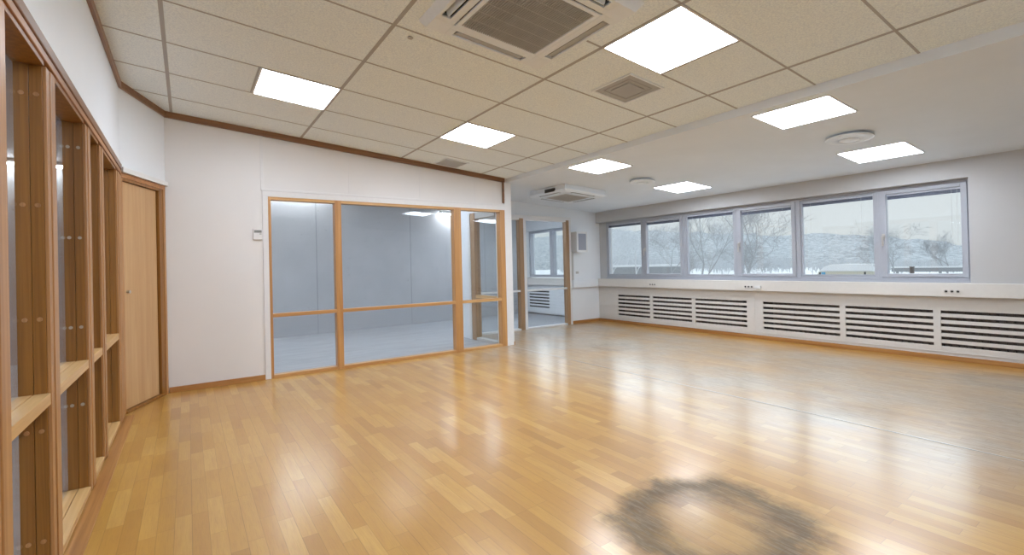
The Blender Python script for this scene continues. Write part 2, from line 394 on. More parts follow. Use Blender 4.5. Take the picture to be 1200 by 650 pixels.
gp=screen_x('glass_partition','long three bay oak framed glass partition between thermostat wall and white corner column',YP,.743,3.879,CH+.822,[(1.452,1.525),(3.035,3.145)],M['glassin'],M['oakz'],M['oakx'],stile=.085)
fp=screen_x('glass_partition','far smaller glass partition with pale rails beside the grey wall cabinet',YF-.05,4.02,6.19,CH+.862,[(4.99,5.08)],M['glassin'],M['oakpale'],M['white'],stile=.075,mid=(CH-.475,CH-.443),bott=.03)
for o in fp.children:
    if o.name.startswith('stile'): pass
t=fp
o=MB().box(5.08,5.135,YF-.068,YF+.03,0,CH+.862).build('post_cover',M['white'],t,bevel=.002); o.location=(-4.02,-(YF-.05),0)
o=MB().box(6.19,6.235,YF-.068,YF+.0,0,CH+.90).build('post_cover',M['white'],t,bevel=.002); o.location=(-4.02,-(YF-.05),0)
# far wall (right of the far partition) and band above it
m=MB(); m.box(6.2,XG+.2,YF,YF+.09,-.02,2.7); m.box(3.87,6.2,YF,YF+.09,CH+.862,2.9); m.box(3.87,4.02,YF,YF+.09,0,CH+.87)
struct(m.build('wall_far',M['wallcool']))
m=MB(); m.box(3.98,6.235,YF-.07,YF-.0,CH+.862,CH+.92); struct(m.build('trim_9',M['white'],bevel=.002))
m=MB(); m.box(6.237,XP,YF-.016,YF+.001,0,.055); struct(m.build('baseboard_far',M['base'],bevel=.003))
# return wall between the two partitions: a framed glass screen in the jog, seen through bay three
rs=thing('glass_screen','narrow glazed side screen running back from the white column to the far partition','glass screen',(3.87,YP+.11,0))
def PR(nm,mb,mat,**k):
    o=mb.build(nm,mat,rs,**k); o.location=(-3.87,-(YP+.11),0); return o
PR('stile',MB().box(3.83,3.90,YP+.115,YP+.165,0,2.03),M['white'],bevel=.002)
PR('stile',MB().box(3.80,3.90,6.40,6.53,0,2.03),M['oakpale'],bevel=.002); PR('post_cover',MB().box(3.79,3.90,6.532,6.60,0,2.03),M['white'],bevel=.002)
PR('top_rail',MB().box(3.81,3.89,YP+.165,6.40,1.93,2.03),M['cabinet'],bevel=.002)
PR('bottom_rail',MB().box(3.80,3.90,YP+.165,6.40,0,.045),M['cabinet'],bevel=.002)
PR('mid_rail',MB().box(3.80,3.87,YP+.165,6.40,CH-.50,CH-.45),M['oaky'],bevel=.002)
PR('glass_pane',MB().box(3.85,3.856,YP+.16,6.41,.04,1.94),M['glassin'])
m=MB(); m.box(3.81,3.90,6.60,YF,0,2.9); m.box(3.81,3.90,YP+.11,6.60,2.03,2.9)
struct(m.build('wall_return',M['wallcool']))

# ------------------------------------------------------------------ left oak screen
ls=thing('oak_glazed_screen','deep brown oak glazed screen with pegged posts filling the left wall','glass screen',(XW,2.58,0))
def PL(nm,mb,mat,parent=None,**k):
    o=mb.build(nm,mat,parent or ls,**k)
    if parent is None: o.location=(-XW,-2.58,0)
    return o
XD=XW-.088
fronts=[(1.0,1.13),(1.86,2.0),(2.52,2.65),(3.37,3.50),(3.87,3.995),(4.72,5.0)]
zs=[[], [], [1.884,1.45,1.005,.57,.143],[1.866,1.377,.895,.478],[],[]]
for n,(a,b) in enumerate(fronts):
    # a post is two boards side by side in depth, with a lipping on the front
    p=PL('post',MB().box(XW-.044,XW-.006,a,b,.03,ZH),M['postz'],bevel=.0015)
    PL('post_board',MB().box(XD+.0,XW-.0452,a,b,.03,ZH),M['postz'],bevel=.0015)
    PL('post_lipping',MB().box(XW-.006,XW+.006,a+.004,a+.052,.0,ZH+.0),M['edgez'],bevel=.002)
    PL('post_lipping',MB().box(XW-.006,XW+.010,a+.054,b,.0,ZH+.0),M['edgez'],bevel=.003)
    for z in zs[n]:
        for x in (XW-.024,XW-.066):
            q=PL('wood_plug',MB().cyl((x,a-.0015,z),.0085,.005,'y',16),M['edgez'] if n==2 else M['plug'],smooth=False,bevel=.001)
for (a,b),(c,d) in zip(fronts,fronts[1:]):
    for zz,nm in ((CH-.500,'mid_rail'),(-.0,'sill_board')):
        PL(nm,MB().box(XW-.046,XW+.004,b,c,zz,zz+.045 if nm=='mid_rail' else .03),M['oaky'],bevel=.002)
        PL(nm,MB().box(XD,XW-.049,b,c,zz,zz+.045 if nm=='mid_rail' else .03),M['oaky'],bevel=.002)
    PL('head_board',MB().box(XD,XW,b,c,ZH,ZH+.02),M['postz'],bevel=.0015)
    PL('glass_pane',MB().box(XD+.004,XD+.010,b-.003,c+.003,.028,ZH),M['glass'])
PL('head_lipping',MB().box(XW-.105,XW+.008,1.0,P0.y-.0,ZH+.02,ZH+.052),M['edgez'] if 0 else M['edgey'],bevel=.003)
PL('head_lipping',MB().box(XW-.105,XW+.014,1.0,P0.y-.0,ZH+.054,ZH+.10),M['trimy'],bevel=.004)
# border board on the floor along the screen
struct(MB().box(XW+.012,XW+.075,YN,P0.y-.06,0,.006).build('baseboard_left',M['basey'],bevel=.002))

# ------------------------------------------------------------------ diagonal door
dr=struct(empty('door_1',(P0.x,P0.y,0)))
def PD(nm,mb,mat,parent=None,**k):
    o=mb.build(nm,mat,parent or dr,**k)
    if parent is None: o.location=(-P0.x,-P0.y,0)
    return o
ln=(P1-P0).length
DZ=CH+.845
a=P0+DD*.005; 
lj=P0+DD*.0; 
PD('door_jamb',MB().bar(P0+DD*.0,P0+DD*.035,.10,0,DZ),M['edgez'],bevel=.002)
PD('door_jamb',MB().bar(P0+DD*(ln-.115),P0+DD*(ln-.05),.06,0,DZ-.02),M['postz'],bevel=.003)
PD('door_jamb',MB().bar(P0+DD*(ln-.05)-DN*.006,P1-DD*.012-DN*.006,.105,0,DZ),M['edgez'],bevel=.003)
PD('door_head',MB().bar(P0-DN*.006+DD*0,P1-DD*.012-DN*.006,.10,DZ-.022,DZ+.018),M['edgey'],bevel=.003)
PD('door_head',MB().bar(P0+DD*.03,P1-DD*.06,.06,DZ-.045,DZ-.022),M['postz'],bevel=.002)
PD('threshold',MB().bar(P0+DN*-.01+DD*.03,P1-DD*.06-DN*.01,.10,0,.022),M['postz'],bevel=.004)
leaf=PD('door_leaf',MB().bar(P0+DD*.037+DN*.022,P0+DD*(ln-.125)+DN*.022,.038,.026,DZ-.048),M['door'],bevel=.002)
hp=P0+DD*.11+DN*.022
h=MB(); hz=CH-.145
h.tube((hp.x,hp.y,hz),(hp.x-DN.x*.018,hp.y-DN.y*.018,hz),.011,16); h.tube((hp.x-DN.x*.018,hp.y-DN.y*.018,hz),(hp.x-DN.x*.022,hp.y-DN.y*.022,hz),.014,16)
ho=h.build('door_pull',M['metal'],leaf,smooth=False)
PD('dark_gap_strip',MB().bar(P0+DD*(ln-.123)+DN*.03,P0+DD*(ln-.116)+DN*.03,.03,.02,DZ-.05),M['black'])  # black strip drawn as the dark gap between leaf and jamb
struct(MB().bar(P0-DN*.03-DD*.004,P1-DN*.03,.13,DZ+.019,DZ+.062).build('trim_10',M['white'],bevel=.003))

# ------------------------------------------------------------------ window wall
WZ0,WZ1=.885,CH+.842
WY0,WY1=1.335,6.685
m=MB()
m.slope(XH,XG+.13,YN,YF+.05,WZ1+.0,lambda x,y:2.7)           # header
m.box(XH,XG+.13,YN,WY0,.86,WZ1)                               # pier right of the windows
m.box(XG-.03,XG+.13,WY1,YF+.05,.86,WZ1)                      # strip left of the windows
m.box(XP+.13,XG+.13,YN,YF+.05,-.1,.86)                        # behind the radiators
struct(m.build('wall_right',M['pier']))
# ledge under the windows and trunking along the far wall
lg=B(6.95,XG+.02,YN,YF,.715,.8655).build('window_ledge',M['ledge'],bevel=.004)
tag(lg,'long cream box ledge running under the row of grey windows','ledge')
ct=B(6.27,6.949,YF-.075,YF,.712,.8655).build('cable_trunking',M['wallcool'],bevel=.004); tag(ct,'short white trunking box on the far wall meeting the window ledge','trunking')
ct2=B(6.262,6.305,YF-.05,YF,.8657,1.408).build('cable_trunking',M['cabinet'],bevel=.003); tag(ct2,'thin upright grey trunking below the wall cabinet','trunking')
# radiator covers
def cover(name,label,y_hi,y_lo,divs,y_end):
    t=thing(name,label,'radiator cover',(XP,y_hi,0))
    def P(nm,mb,mat,parent=None,**k):
        o=mb.build(nm,mat,parent or t,**k)
        if parent is None: o.location=(-XP,-y_hi,0)
        return o
    z0,z1=.055,.714; s0,s1=.115,.555
    P('cover_panel',MB().box(XP,XP+.02,y_end[0],y_end[1],s1,z1).box(XP,XP+.02,y_end[0],y_end[1],z0,s0).box(XP,XP+.02,y_hi,y_end[1],s0,s1).box(XP,XP+.02,y_end[0],y_lo,s0,s1),M['grille'])
    edges=[y_hi]+divs+[y_lo]
    for d in divs: P('divider',MB().box(XP-.003,XP+.02,d-.032,d+.032,s0,s1),M['grille'],bevel=.002)
    for k in range(len(edges)-1):
        hi=edges[k]-(0 if k==0 else .032); lo=edges[k+1]+(0 if k==len(edges)-2 else .032)
        gm=MB(); pitch=(s1-s0)/6.0
        for q in range(6):
            zt_=s1-q*pitch-.034; gm.box(XP+.001,XP+.018,lo,hi,zt_-(pitch-.034),zt_)
        P('grille',gm,M['grille'],bevel=.0015)
    P('bottom_lip',MB().box(XP-.008,XP,y_end[0],y_end[1],.088,.096),M['grille'],bevel=.001)
    return t
cover('radiator_cover','slatted cream radiator cover left part under the three farthest windows',6.36,3.80,[5.56,4.70],(3.68,YF-.001))
cover('radiator_cover','slatted cream radiator cover right part under the nearer windows',3.56,-1.6,[2.55,1.63,.05],(YN+.001,3.679))
for (a,b,lab) in ((3.9,6.25,'brown radiator behind the slats of the left radiator cover'),(-1.5,3.4,'brown radiator behind the slats of the right radiator cover')):
    m=MB(); y=a
    while y<b:
        m.box(XP+.055,XP+.10,y,y+.045,.14,.60); y+=.062
    m.box(XP+.07,XP+.085,a,b,.16,.58)
    tag(m.build('radiator',M['radiator'],bevel=.003),lab,'radiator')
struct(MB().box(XP-.012,XP+.001,YN,YF-.016,0,.054).build('baseboard_right',M['basey'],bevel=.003))

# windows
bnd=[6.685,5.765,4.885,3.97,3.08,2.165,1.335]
for n in range(6):
    y1,y0=bnd[n],bnd[n+1]; openable=n in (1,3,5)
    w=struct(empty('window_%d'%(n+1),(XG,y0,WZ0)))
    def P(nm,mb,mat,parent=None,**k):
        o=mb.build(nm,mat,parent or w,**k)
        if parent is None: o.location=(-XG,-y0,-WZ0)
        return o
    fw_=.028
    fr=MB(); fr.box(XG-.03,XG+.07,y0,y0+fw_,WZ0,WZ1).box(XG-.03,XG+.07,y1-fw_,y1,WZ0,WZ1).box(XG-.03,XG+.07,y0+fw_,y1-fw_,WZ0,WZ0+.04).box(XG-.03,XG+.07,y0+fw_,y1-fw_,WZ1-.035,WZ1)
    P('window_frame',fr,M['winframe'],bevel=.003)
    a0,a1,b0,b1=y0+fw_+.002,y1-fw_-.002,WZ0+.042,WZ1-.037
    sw=.052 if openable else .022
    xs=XG-.042 if openable else XG-.02
    sh=MB(); sh.box(xs,XG+.03,a0,a0+sw,b0,b1).box(xs,XG+.03,a1-sw,a1,b0,b1).box(xs,XG+.03,a0+sw,a1-sw,b0,b0+sw*.8).box(xs,XG+.03,a0+sw,a1-sw,b1-sw*.8,b1)
    sash=P('window_sash',sh,M['winframe'],bevel=.004)
    P('glass_pane',MB().box(XG+.012,XG+.018,a0+sw-.005,a1-sw+.005,b0+sw*.8-.005,b1-sw*.8+.005),M['glass'])
    if openable:
        hy=a1-.024; hz=1.42
        hm=MB(); hm.box(xs-.010,xs,hy-.014,hy+.014,hz-.035,hz+.035); hm.tube((xs-.008,hy,hz),(xs-.036,hy,hz),.009,12); hm.box(xs-.044,xs-.030,hy-.009,hy+.009,hz-.115,hz+.012)
        hm.build('window_handle',M['metal'],sash,bevel=.002)
    else:
        P('glazing_bead',MB().box(XG-.026,XG-.02,a0+sw,a1-sw,b0+sw*.8,b0+sw*.8+.012),M['winframe'])
    # raised venetian blind
    g0,g1=a0+sw+.004,a1-sw-.004; zt_=b1-sw*.8-.004
    where=['farthest window, next to the far wall','second window from the far wall','third window from the far wall','fourth window from the far wall','window that shows the snowy van','nearest window at the right end'][n]
    bl=thing('venetian_blind','raised dark blue blind at the top of the '+where,'blind',(XG-.01,g0,zt_),'raised blinds in the window row')
    def PB(nm,mb,mat,**k):
        o=mb.build(nm,mat,bl,**k); o.location=(-(XG-.01),-g0,-zt_); return o
    PB('head_rail',MB().box(XG-.012,XG+.010,g0,g1,zt_-.018,zt_),M['blindrail'],bevel=.002)
    sl=MB(); 
    for q in range(9): sl.box(XG-.011+.001*(q%2),XG+.009,g0+.004,g1-.004,zt_-.0215-.0033*q,zt_-.0195-.0033*q)
    PB('slat_stack',sl,M['blind'])
    PB('bottom_rail',MB().box(XG-.012,XG+.010,g0+.003,g1-.003,zt_-.060,zt_-.050),M['blind'],bevel=.002)
    for cy_,len_ in (((g0+.03,.78),(g0+.075,.72)) if n==5 else ((g1-.10,.40),(g0+.12,.45))):
        PB('cord',MB().tube((XG-.014,cy_,zt_-.02),(XG-.014,cy_,zt_-len_),.0013,6),M['cord'])
struct(B(XP+.118,XP+.129,YN,YF,.0,.70).build('cavity_shade_plate',M['dark']))  # dark plate standing in for the shade inside the radiator cavity
# window board between ledge and frame
struct(B(XG-.06,XG+.10,WY0-.0,WY1,.866,WZ0).build('window_sill',M['winframe'],bevel=.002))

# power sockets on the ledge
def socket(y,lab,z=.775):
    t=thing('power_socket',lab,'power socket',(6.95,y,z),'triple sockets on the window ledge')
    t.location=(6.95,y,z)
    MB().box(-.0035,0,-.075,.075,-.022,.022).build('socket_plate',M['ledge'],t,bevel=.001)
    for k in (-1,0,1):
        s=MB().lathe([(.0,-.001),(.012,-.001),(.015,.004),(.018,.004),(.018,0)],20).build('socket',M['cabinet'],t)
        s.rotation_euler=(0,-math.pi/2,0); s.location=(-.0035,k*.048,0)
        h_=MB().box(-.0008,0.0003,-.009,-.005,-.002,.002).box(-.0008,.0003,.005,.009,-.002,.002).cyl((-.0002,0,0),.0112,.0008,'x',16).build('socket_hole',M['black'],s)
        h_.rotation_euler=(0,math.pi/2,0); h_.location=(0,0,.0005)
    return t
socket(5.46,'triple socket on the ledge farthest from the camera, under second window')
socket(3.72,'triple socket on the ledge beside the white plug adapter')
socket(1.48,'triple socket on the ledge under the nearest window')
pa=MB().box(6.915,6.9498,3.53,3.62,.752,.792).build('plug_adapter',M['white'],bevel=.005); tag(pa,'small white plug adapter on the ledge right of a triple socket','plug')

# far wall cabinet
cb=thing('wall_cabinet','small grey sided box with white rimmed grey glass front on far wall','cabinet',(6.23,YF,1.41))
def PC(nm,mb,mat,**k):
    o=mb.build(nm,mat,cb,**k); o.location=(-6.23,-YF,-1.41); return o
PC('body',MB().box(6.235,6.50,YF-.225,YF,1.41,1.80),M['cabinet'],bevel=.003)
PC('front_frame',MB().box(6.23,6.505,YF-.24,YF-.2255,1.405,1.445).box(6.23,6.505,YF-.24,YF-.2255,1.765,1.805).box(6.23,6.265,YF-.24,YF-.2255,1.445,1.765).box(6.475,6.505,YF-.24,YF-.2255,1.445,1.765),M['white'],bevel=.002)
PC('front_pane',MB().box(6.265,6.475,YF-.233,YF-.2258,1.445,1.765),M['cabglass'])
ho=MB().box(6.40,6.47,YF-.012,YF,.985,1.03).build('wall_switch',M['cabinet'],bevel=.003); tag(ho,'tiny white switch on the far wall below the cabinet','switch')

# thermostat
th=thing('thermostat','small white thermostat with grey display left of the long glass partition','thermostat',(.64,YP,1.575))
def PT(nm,mb,mat,**k):
    o=mb.build(nm,mat,th,**k); o.location=(-.64,-YP,-1.575); return o
PT('case',MB().box(.592,.682,YP-.022,YP,1.517,1.634),M['white'],bevel=.004)
th.children[0].data.transform(Matrix.Identity(4))
PT('display',MB().box(.602,.674,YP-.0235,YP-.0215,1.592,1.620),M['lcd'])
PT('button',MB().box(.652,.672,YP-.0242,YP-.0215,1.576,1.583),M['lcd'])

# ------------------------------------------------------------------ ceiling fittings
def frameU(x,y,dz=0):
    ea=Vector((1,0,-.078)).normalized(); eb=Vector((0,1,-.0034)); eb=(eb-ea*eb.dot(ea)).normalized(); n=ea.cross(eb)
    mt=Matrix((ea,eb,n)).transposed().to_4x4(); mt.translation=Vector((x,y,ZU(x,y)+dz)); return mt
def frameL(x,y,dz=0):
    ea=Vector((1,0,-.058)).normalized(); eb=Vector((0,1,0)); n=ea.cross(eb)
    mt=Matrix((ea,eb,n)).transposed().to_4x4(); mt.translation=Vector((x,y,ZL(x,y)+dz)); return mt
def panel(mat,label,w=.575,d=.575,grp='lit ceiling panels',rim=.012):
    t=thing('ceiling_light_panel',label,'ceiling light',group=grp,mat=mat)
    MB().box(-w/2,w/2,-d/2,d/2,-.004,.0).build('diffuser',M['panel'],t)
    r=MB(); a,b=w/2,d/2
    r.box(-a-rim,a+rim,-b-rim,-b,-.0055,.001).box(-a-rim,a+rim,b,b+rim,-.0055,.001).box(-a-rim,-a,-b,b,-.0055,.001).box(a,a+rim,-b,b,-.0055,.001)
    r.build('frame',M['white'],t,bevel=.001)
    return t
labs=['lit square panel in the tiled ceiling above the solid white wall, leftmost of all','lit square panel in the tiled ceiling nearest the white corner column','large lit square panel in the tiled ceiling right of the air conditioning unit','added fill panel in the tiled ceiling above the camera, left row','added fill panel in the tiled ceiling behind the camera, left row']
for (x,y),l in zip(lights_up,labs):
    panel(frameU(x,y,-.0015),l)
lowl=[(4.27,1.79,'lit panel in the plastered ceiling beside the beam, near the larger round vent'),(6.10,1.83,'lit panel in the plastered ceiling near the windows, rightmost of all'),(4.27,4.11,'lit panel in the plastered ceiling beside the beam, near the hanging air unit'),(6.10,4.215,'lit panel in the plastered ceiling near the windows, beyond the small round vent')]
for x,y,l in lowl: panel(frameL(x,y,-.001),l,.52 if x<5 else .585,.56)

# cassette air conditioner in the tiled ceiling (local z down is into the room)
def cassette(mat,label,half=.46,drop=.045,open_sides=(0,2),body=0,grille_half=.265,recess=.03):
    t=thing('air_conditioner',label,'air conditioner',mat=mat)
    h=half; zb=-drop-body
    # outer panel: four trapezoid plates around the intake with slot openings
    pm=MB(); g_=grille_half+.035; sl_i,sl_o=g_+.045,g_+.105; L=grille_half-.01
    def plate(x0,x1,y0,y1): pm.box(x0,x1,y0,y1,zb,zb+.012)
    # ring split around the four slots
    for k in range(4):
        c,s_=round(math.cos(k*math.pi/2)),round(math.sin(k*math.pi/2))
        def rb(x0,x1,y0,y1,z0,z1,mb=pm):
            pts=[(x0,y0),(x1,y0),(x1,y1),(x0,y1)]; q=[(x*c-y*s_,x*s_+y*c) for x,y in pts]
            mb.hexa([(x,y,z0) for x,y in q]+[(x,y,z1) for x,y in q])
        hi=h-.035
        rb(g_,sl_i,-g_,g_,zb,zb+.012); rb(sl_o,hi,-L,L,zb,zb+.012)
        rb(sl_i,hi,L,g_,zb,zb+.012); rb(sl_i,hi,-g_,-L,zb,zb+.012)
        rb(g_,hi,g_,hi,zb,zb+.012)
        # sloping rim
        pm.hexa([(x*c-y*s_,x*s_+y*c,z) for x,y,z in ((hi,-hi,zb),(hi,hi,zb),(hi-.01,hi-.01,zb+.012),(hi-.01,-hi+.01,zb+.012))]+[(x*c-y*s_,x*s_+y*c,z) for x,y,z in ((h,-h,zb+drop),(h,h,zb+drop),(h-.02,h-.02,zb+drop),(h-.02,-h+.02,zb+drop))])
        # slot recess and vane
        dm=MB(); rb(sl_i-.004,sl_o+.004,-L-.004,L+.004,zb+recess,zb+recess+.006,dm)
        rb(sl_i-.004,sl_i,-L,L,zb+.011,zb+.031,dm); rb(sl_o,sl_o+.004,-L,L,zb+.011,zb+.031,dm)
        dm.build('air_slot',M['black'] if k in open_sides else M['acvane'],t)
        vm=MB(); off=.012 if k in open_sides else .003
        if k in open_sides:
            pts=((sl_i+.020,-L+.02,zb-.004),(sl_i+.026,-L+.02,zb-.004),(sl_i+.026,L-.02,zb-.004),(sl_i+.020,L-.02,zb-.004),(sl_i+.036,-L+.02,zb+.028),(sl_i+.042,-L+.02,zb+.028),(sl_i+.042,L-.02,zb+.028),(sl_i+.036,L-.02,zb+.028))
        else:
            pts=((sl_i+.012,-L+.015,zb+.004),(sl_o-.002,-L+.015,zb+.012),(sl_o-.002,L-.015,zb+.012),(sl_i+.012,L-.015,zb+.004),(sl_i+.010,-L+.015,zb+.008),(sl_o-.004,-L+.015,zb+.016),(sl_o-.004,L-.015,zb+.016),(sl_i+.010,L-.015,zb+.008))
        vm.hexa([(x*c-y*s_,x*s_+y*c,z) for x,y,z in pts]); vm.build('vane',M['acwhite'] if k in open_sides else M['acvane'],t)
    pm.build('panel',M['acwhite'],t,bevel=.0015)
    # intake frame and louvred grille
    fm=MB(); a=grille_half; 
    for k in range(4):
        c,s_=round(math.cos(k*math.pi/2)),round(math.sin(k*math.pi/2)); pts=[(a,-a),(a+.028,-a-.028),(a+.028,a+.028),(a,a)]; q=[(x*c-y*s_,x*s_+y*c) for x,y in pts]
        fm.hexa([(x,y,zb-.006) for x,y in q]+[(x,y,zb+.004) for x,y in q])
    gf=fm.build('intake_frame',M['acwhite'],t,bevel=.003)
    gm=MB(); n=38
    for i in range(n):
        x=-a+(i+.5)*2*a/n; gm.box(x-.0026,x+.0026,-a,a,zb-.004,zb+.006)
    for i in range(1,6):
        y=-a+i*2*a/6; gm.box(-a,a,y-.001,y+.001,zb-.0038,zb+.001)
    gm.build('intake_grille',M['cabinet'],t)
    MB().box(-a-.01,a+.01,-a-.01,a+.01,zb+.03,zb+.034).build('intake_filter',M['radiator'],t)
    if body:
        MB().box(-h+.02,h-.02,-h+.02,h-.02,zb+drop-.001,0.02).build('housing',M['acwhite'],t,bevel=.006)
    return t
ac=cassette(frameU(1.66,2.145,0),'large square cassette air conditioner in the tiled ceiling with black open slots',half=.47,drop=.05,open_sides=(2,3),grille_half=.275)
ac2=cassette(frameL(5.03,5.55,0),'smaller air conditioner hanging below the plastered ceiling near the white column',half=.44,drop=.03,open_sides=(0,1,2,3),body=.075,grille_half=.25,recess=.002)
MB().box(-.445,-.42,-.20,.02,-.085,-.035).build('label_plate',M['black'],ac2)

# square air vents in the tiles
def vent(mat,label,h,mesh=False):
    t=thing('air_vent',label,'air vent',group='square vents in the tiled ceiling',mat=mat)
    f_=MB(); w_=.018
    for k in range(4):
        c,s_=round(math.cos(k*math.pi/2)),round(math.sin(k*math.pi/2)); pts=[(h-w_,-h+w_),(h,-h),(h,h),(h-w_,h-w_)]; q=[(x*c-y*s_,x*s_+y*c) for x,y in pts]
        f_.hexa([(x,y,-.008) for x,y in q]+[(x,y,.0) for x,y in q])
    f_.build('rim',M['acwhite'],t,bevel=.002)
    MB().box(-h+w_,h-w_,-h+w_,h-w_,-.0025,-.0005).build('mesh_plate',M['ventgrey'],t)
    if mesh:
        a=h*.46; MB().box(-a,a,-a,a,-.010,-.0025).build('centre_plate',M['ventgrey'],t,bevel=.003)
        b=MB(); 
        for k in range(4):
            c,s_=round(math.cos(k*math.pi/2)),round(math.sin(k*math.pi/2)); e=a+.035; pts=[(e,-e),(e+.004,-e-.004),(e+.004,e+.004),(e,e)]; q=[(x*c-y*s_,x*s_+y*c) for x,y in pts]
            b.hexa([(x,y,-.006) for x,y in q]+[(x,y,-.0025) for x,y in q])
        b.build('inner_ring',M['tbar'],t)
    return t
vent(frameU(2.91,2.478,-.0015),'square stepped air vent between the large light panel and the air conditioner',.20,True)
vent(frameU(2.895,5.43,-.0015),'flat grey air vent close to the brown cornice above the glass partition',.175)
# round valves on the plastered ceiling
def valve(mat,label,r):
    t=thing('round_air_valve',label,'air vent',group='round valves on the plastered ceiling',mat=mat)
    MB().lathe([(r*.62,0.002),(r*.62,-.022),(r,-.024),(r*1.0,-.030),(r*.92,-.037),(r*.45,-.041),(.44*r,-.030),(0,-.030)],48).build('dish',M['acwhite'],t,smooth=True)
    MB().lathe([(r*.40,-.029),(r*.40,-.043),(r*.36,-.047),(0,-.047)],40).build('centre_cone',M['acwhite'],t,smooth=True)
    return t
valve(frameL(5.27,4.27,0),'small round white air valve in front of the far ceiling panel',.17)
valve(frameL(5.22,1.80,0),'round white air valve between the two right hand ceiling panels',.19)
o=MB().cyl((0,0,-.004),.018,.006,'z',20).build('ceiling_sensor',M['acvane'],bevel=.001); o.matrix_world=frameU(1.23,2.95-.12,-.002); tag(o,'tiny beige sensor stuck beside a grid bar left of the air conditioner','sensor')

# ------------------------------------------------------------------ room beyond: lights, window
for x0,x1,lab in ((-3.6,-1.2,'long fluorescent strip above the grey wall seen through the left oak screen'),(.25,2.2,'fluorescent strip above the grey wall behind the leftmost glazed bay'),(4.55,5.3,'fluorescent strip above the grey wall behind the far glass partition')):
    zz=ZR-.003 if x0<3.9 else ZL(5.6)+.09
    t=thing('fluorescent_light',lab,'ceiling light',((x0+x1)/2,YW((x0+x1)/2)-.15,zz))
    cx_=(x0+x1)/2
    MB().box(x0-cx_,x1-cx_,-.04,.04,-.045,0).build('housing',M['white'],t,bevel=.004)
    MB().tube((x0-cx_+.03,0,-.062),(x1-cx_-.03,0,-.062),.016,12).build('tube',M['tube'],t,smooth=True)
for x,y,lab in ((-3.6,7.4,'added fill panel beyond the left oak screen'),(.9,7.0,'added fill panel behind the solid white wall'),(2.9,7.0,'added fill panel behind the long glass partition'),(-1.9,3.4,'added fill panel in the corridor left of the oak screen'),(-1.9,.6,'added fill panel in the corridor level with the camera'),(5.2,8.0,'added fill panel behind the far glass partition')):
    z=ZR-.001 if x<3.9 else ZL(x)+.1  # unseen panels added to brighten the space beyond the glazing
    panel(Matrix.Translation((x,y,z)) if x<3.9 else frameL(x,y,.099),lab)
# window wall of the room beyond
yb0,yb1=7.55,9.27
for bx in ((XH,XG+.13,YF+.09,9.34,WZ1,2.6),(XH,XG+.13,YF+.09,yb0,.87,WZ1),(XH,XG+.13,yb1,9.34,.87,WZ1),(XP+.05,XG+.13,YF+.09,9.34,0,.86)): struct(B(*bx).build('wall_right',M['wallcool']))
lg=B(6.93,XG+.02,YF+.095,9.34,.70,.865).build('window_ledge',M['ledge'],bevel=.004); tag(lg,'cream ledge under the window seen through the far glass partition','ledge')
for n,(y0,y1) in enumerate(((8.41,9.27),(7.55,8.41))):
    w=struct(empty('window_%d'%(n+7),(XG,y0,WZ0)))
    def P(nm,mb,mat,**k):
        o=mb.build(nm,mat,w,**k); o.location=(-XG,-y0,-WZ0); return o
    P('window_frame',MB().box(XG-.04,XG+.07,y0,y0+.06,WZ0,WZ1).box(XG-.04,XG+.07,y1-.06,y1,WZ0,WZ1).box(XG-.04,XG+.07,y0+.06,y1-.06,WZ0,WZ0+.06).box(XG-.04,XG+.07,y0+.06,y1-.06,WZ1-.06,WZ1),M['winframe'],bevel=.003)
    P('glass_pane',MB().box(XG+.012,XG+.018,y0+.055,y1-.055,WZ0+.055,WZ1-.055),M['glass'])
t=thing('radiator_cover','slatted white radiator cover seen through the far glass partition','radiator cover',(6.99,8.8,0))
def P(nm,mb,mat,**k):
    o=mb.build(nm,mat,t,**k); o.location=(-6.99,-8.8,0); return o
P('cover_panel',MB().box(6.99,7.01,YF+.1,9.33,.56,.69).box(6.99,7.01,YF+.1,9.33,.03,.12).box(6.99,7.01,YF+.1,8.42,.12,.56).box(6.99,7.01,9.20,9.33,.12,.56),M['wallcool'])
gm=MB()
for q in range(6): gm.box(6.991,7.008,8.42,9.20,.56-q*.0733-.0733,.56-q*.0733-.034)
P('grille',gm,M['wallcool'])
P('grille_shade_plate',MB().box(7.03,7.045,8.2,9.3,.1,.6),M['dark'])  # dark plate painting the shade behind these slats

# ------------------------------------------------------------------ outdoors
GZ=-1.3
def m_snow():
    t=NT('snow'); p=t.pos(); n=t.noise(p,.25,5,.6); t.set(color=t.mix(t.rng(n,.35,.7),C4(.78,.80,.83),C4(.92,.93,.94)),rough=.8); t.bump(n,.4,.2); return t.m
M['snow']=m_snow()
M['slush']=plain('slushy_asphalt',C4(.36,.37,.385),.8)
struct(B(7.6,700,-260,520,GZ-1,GZ).build('floor_snow',M['snow']))
struct(B(60,66,-60,200,GZ,GZ+.03).build('floor_road',M['slush']))
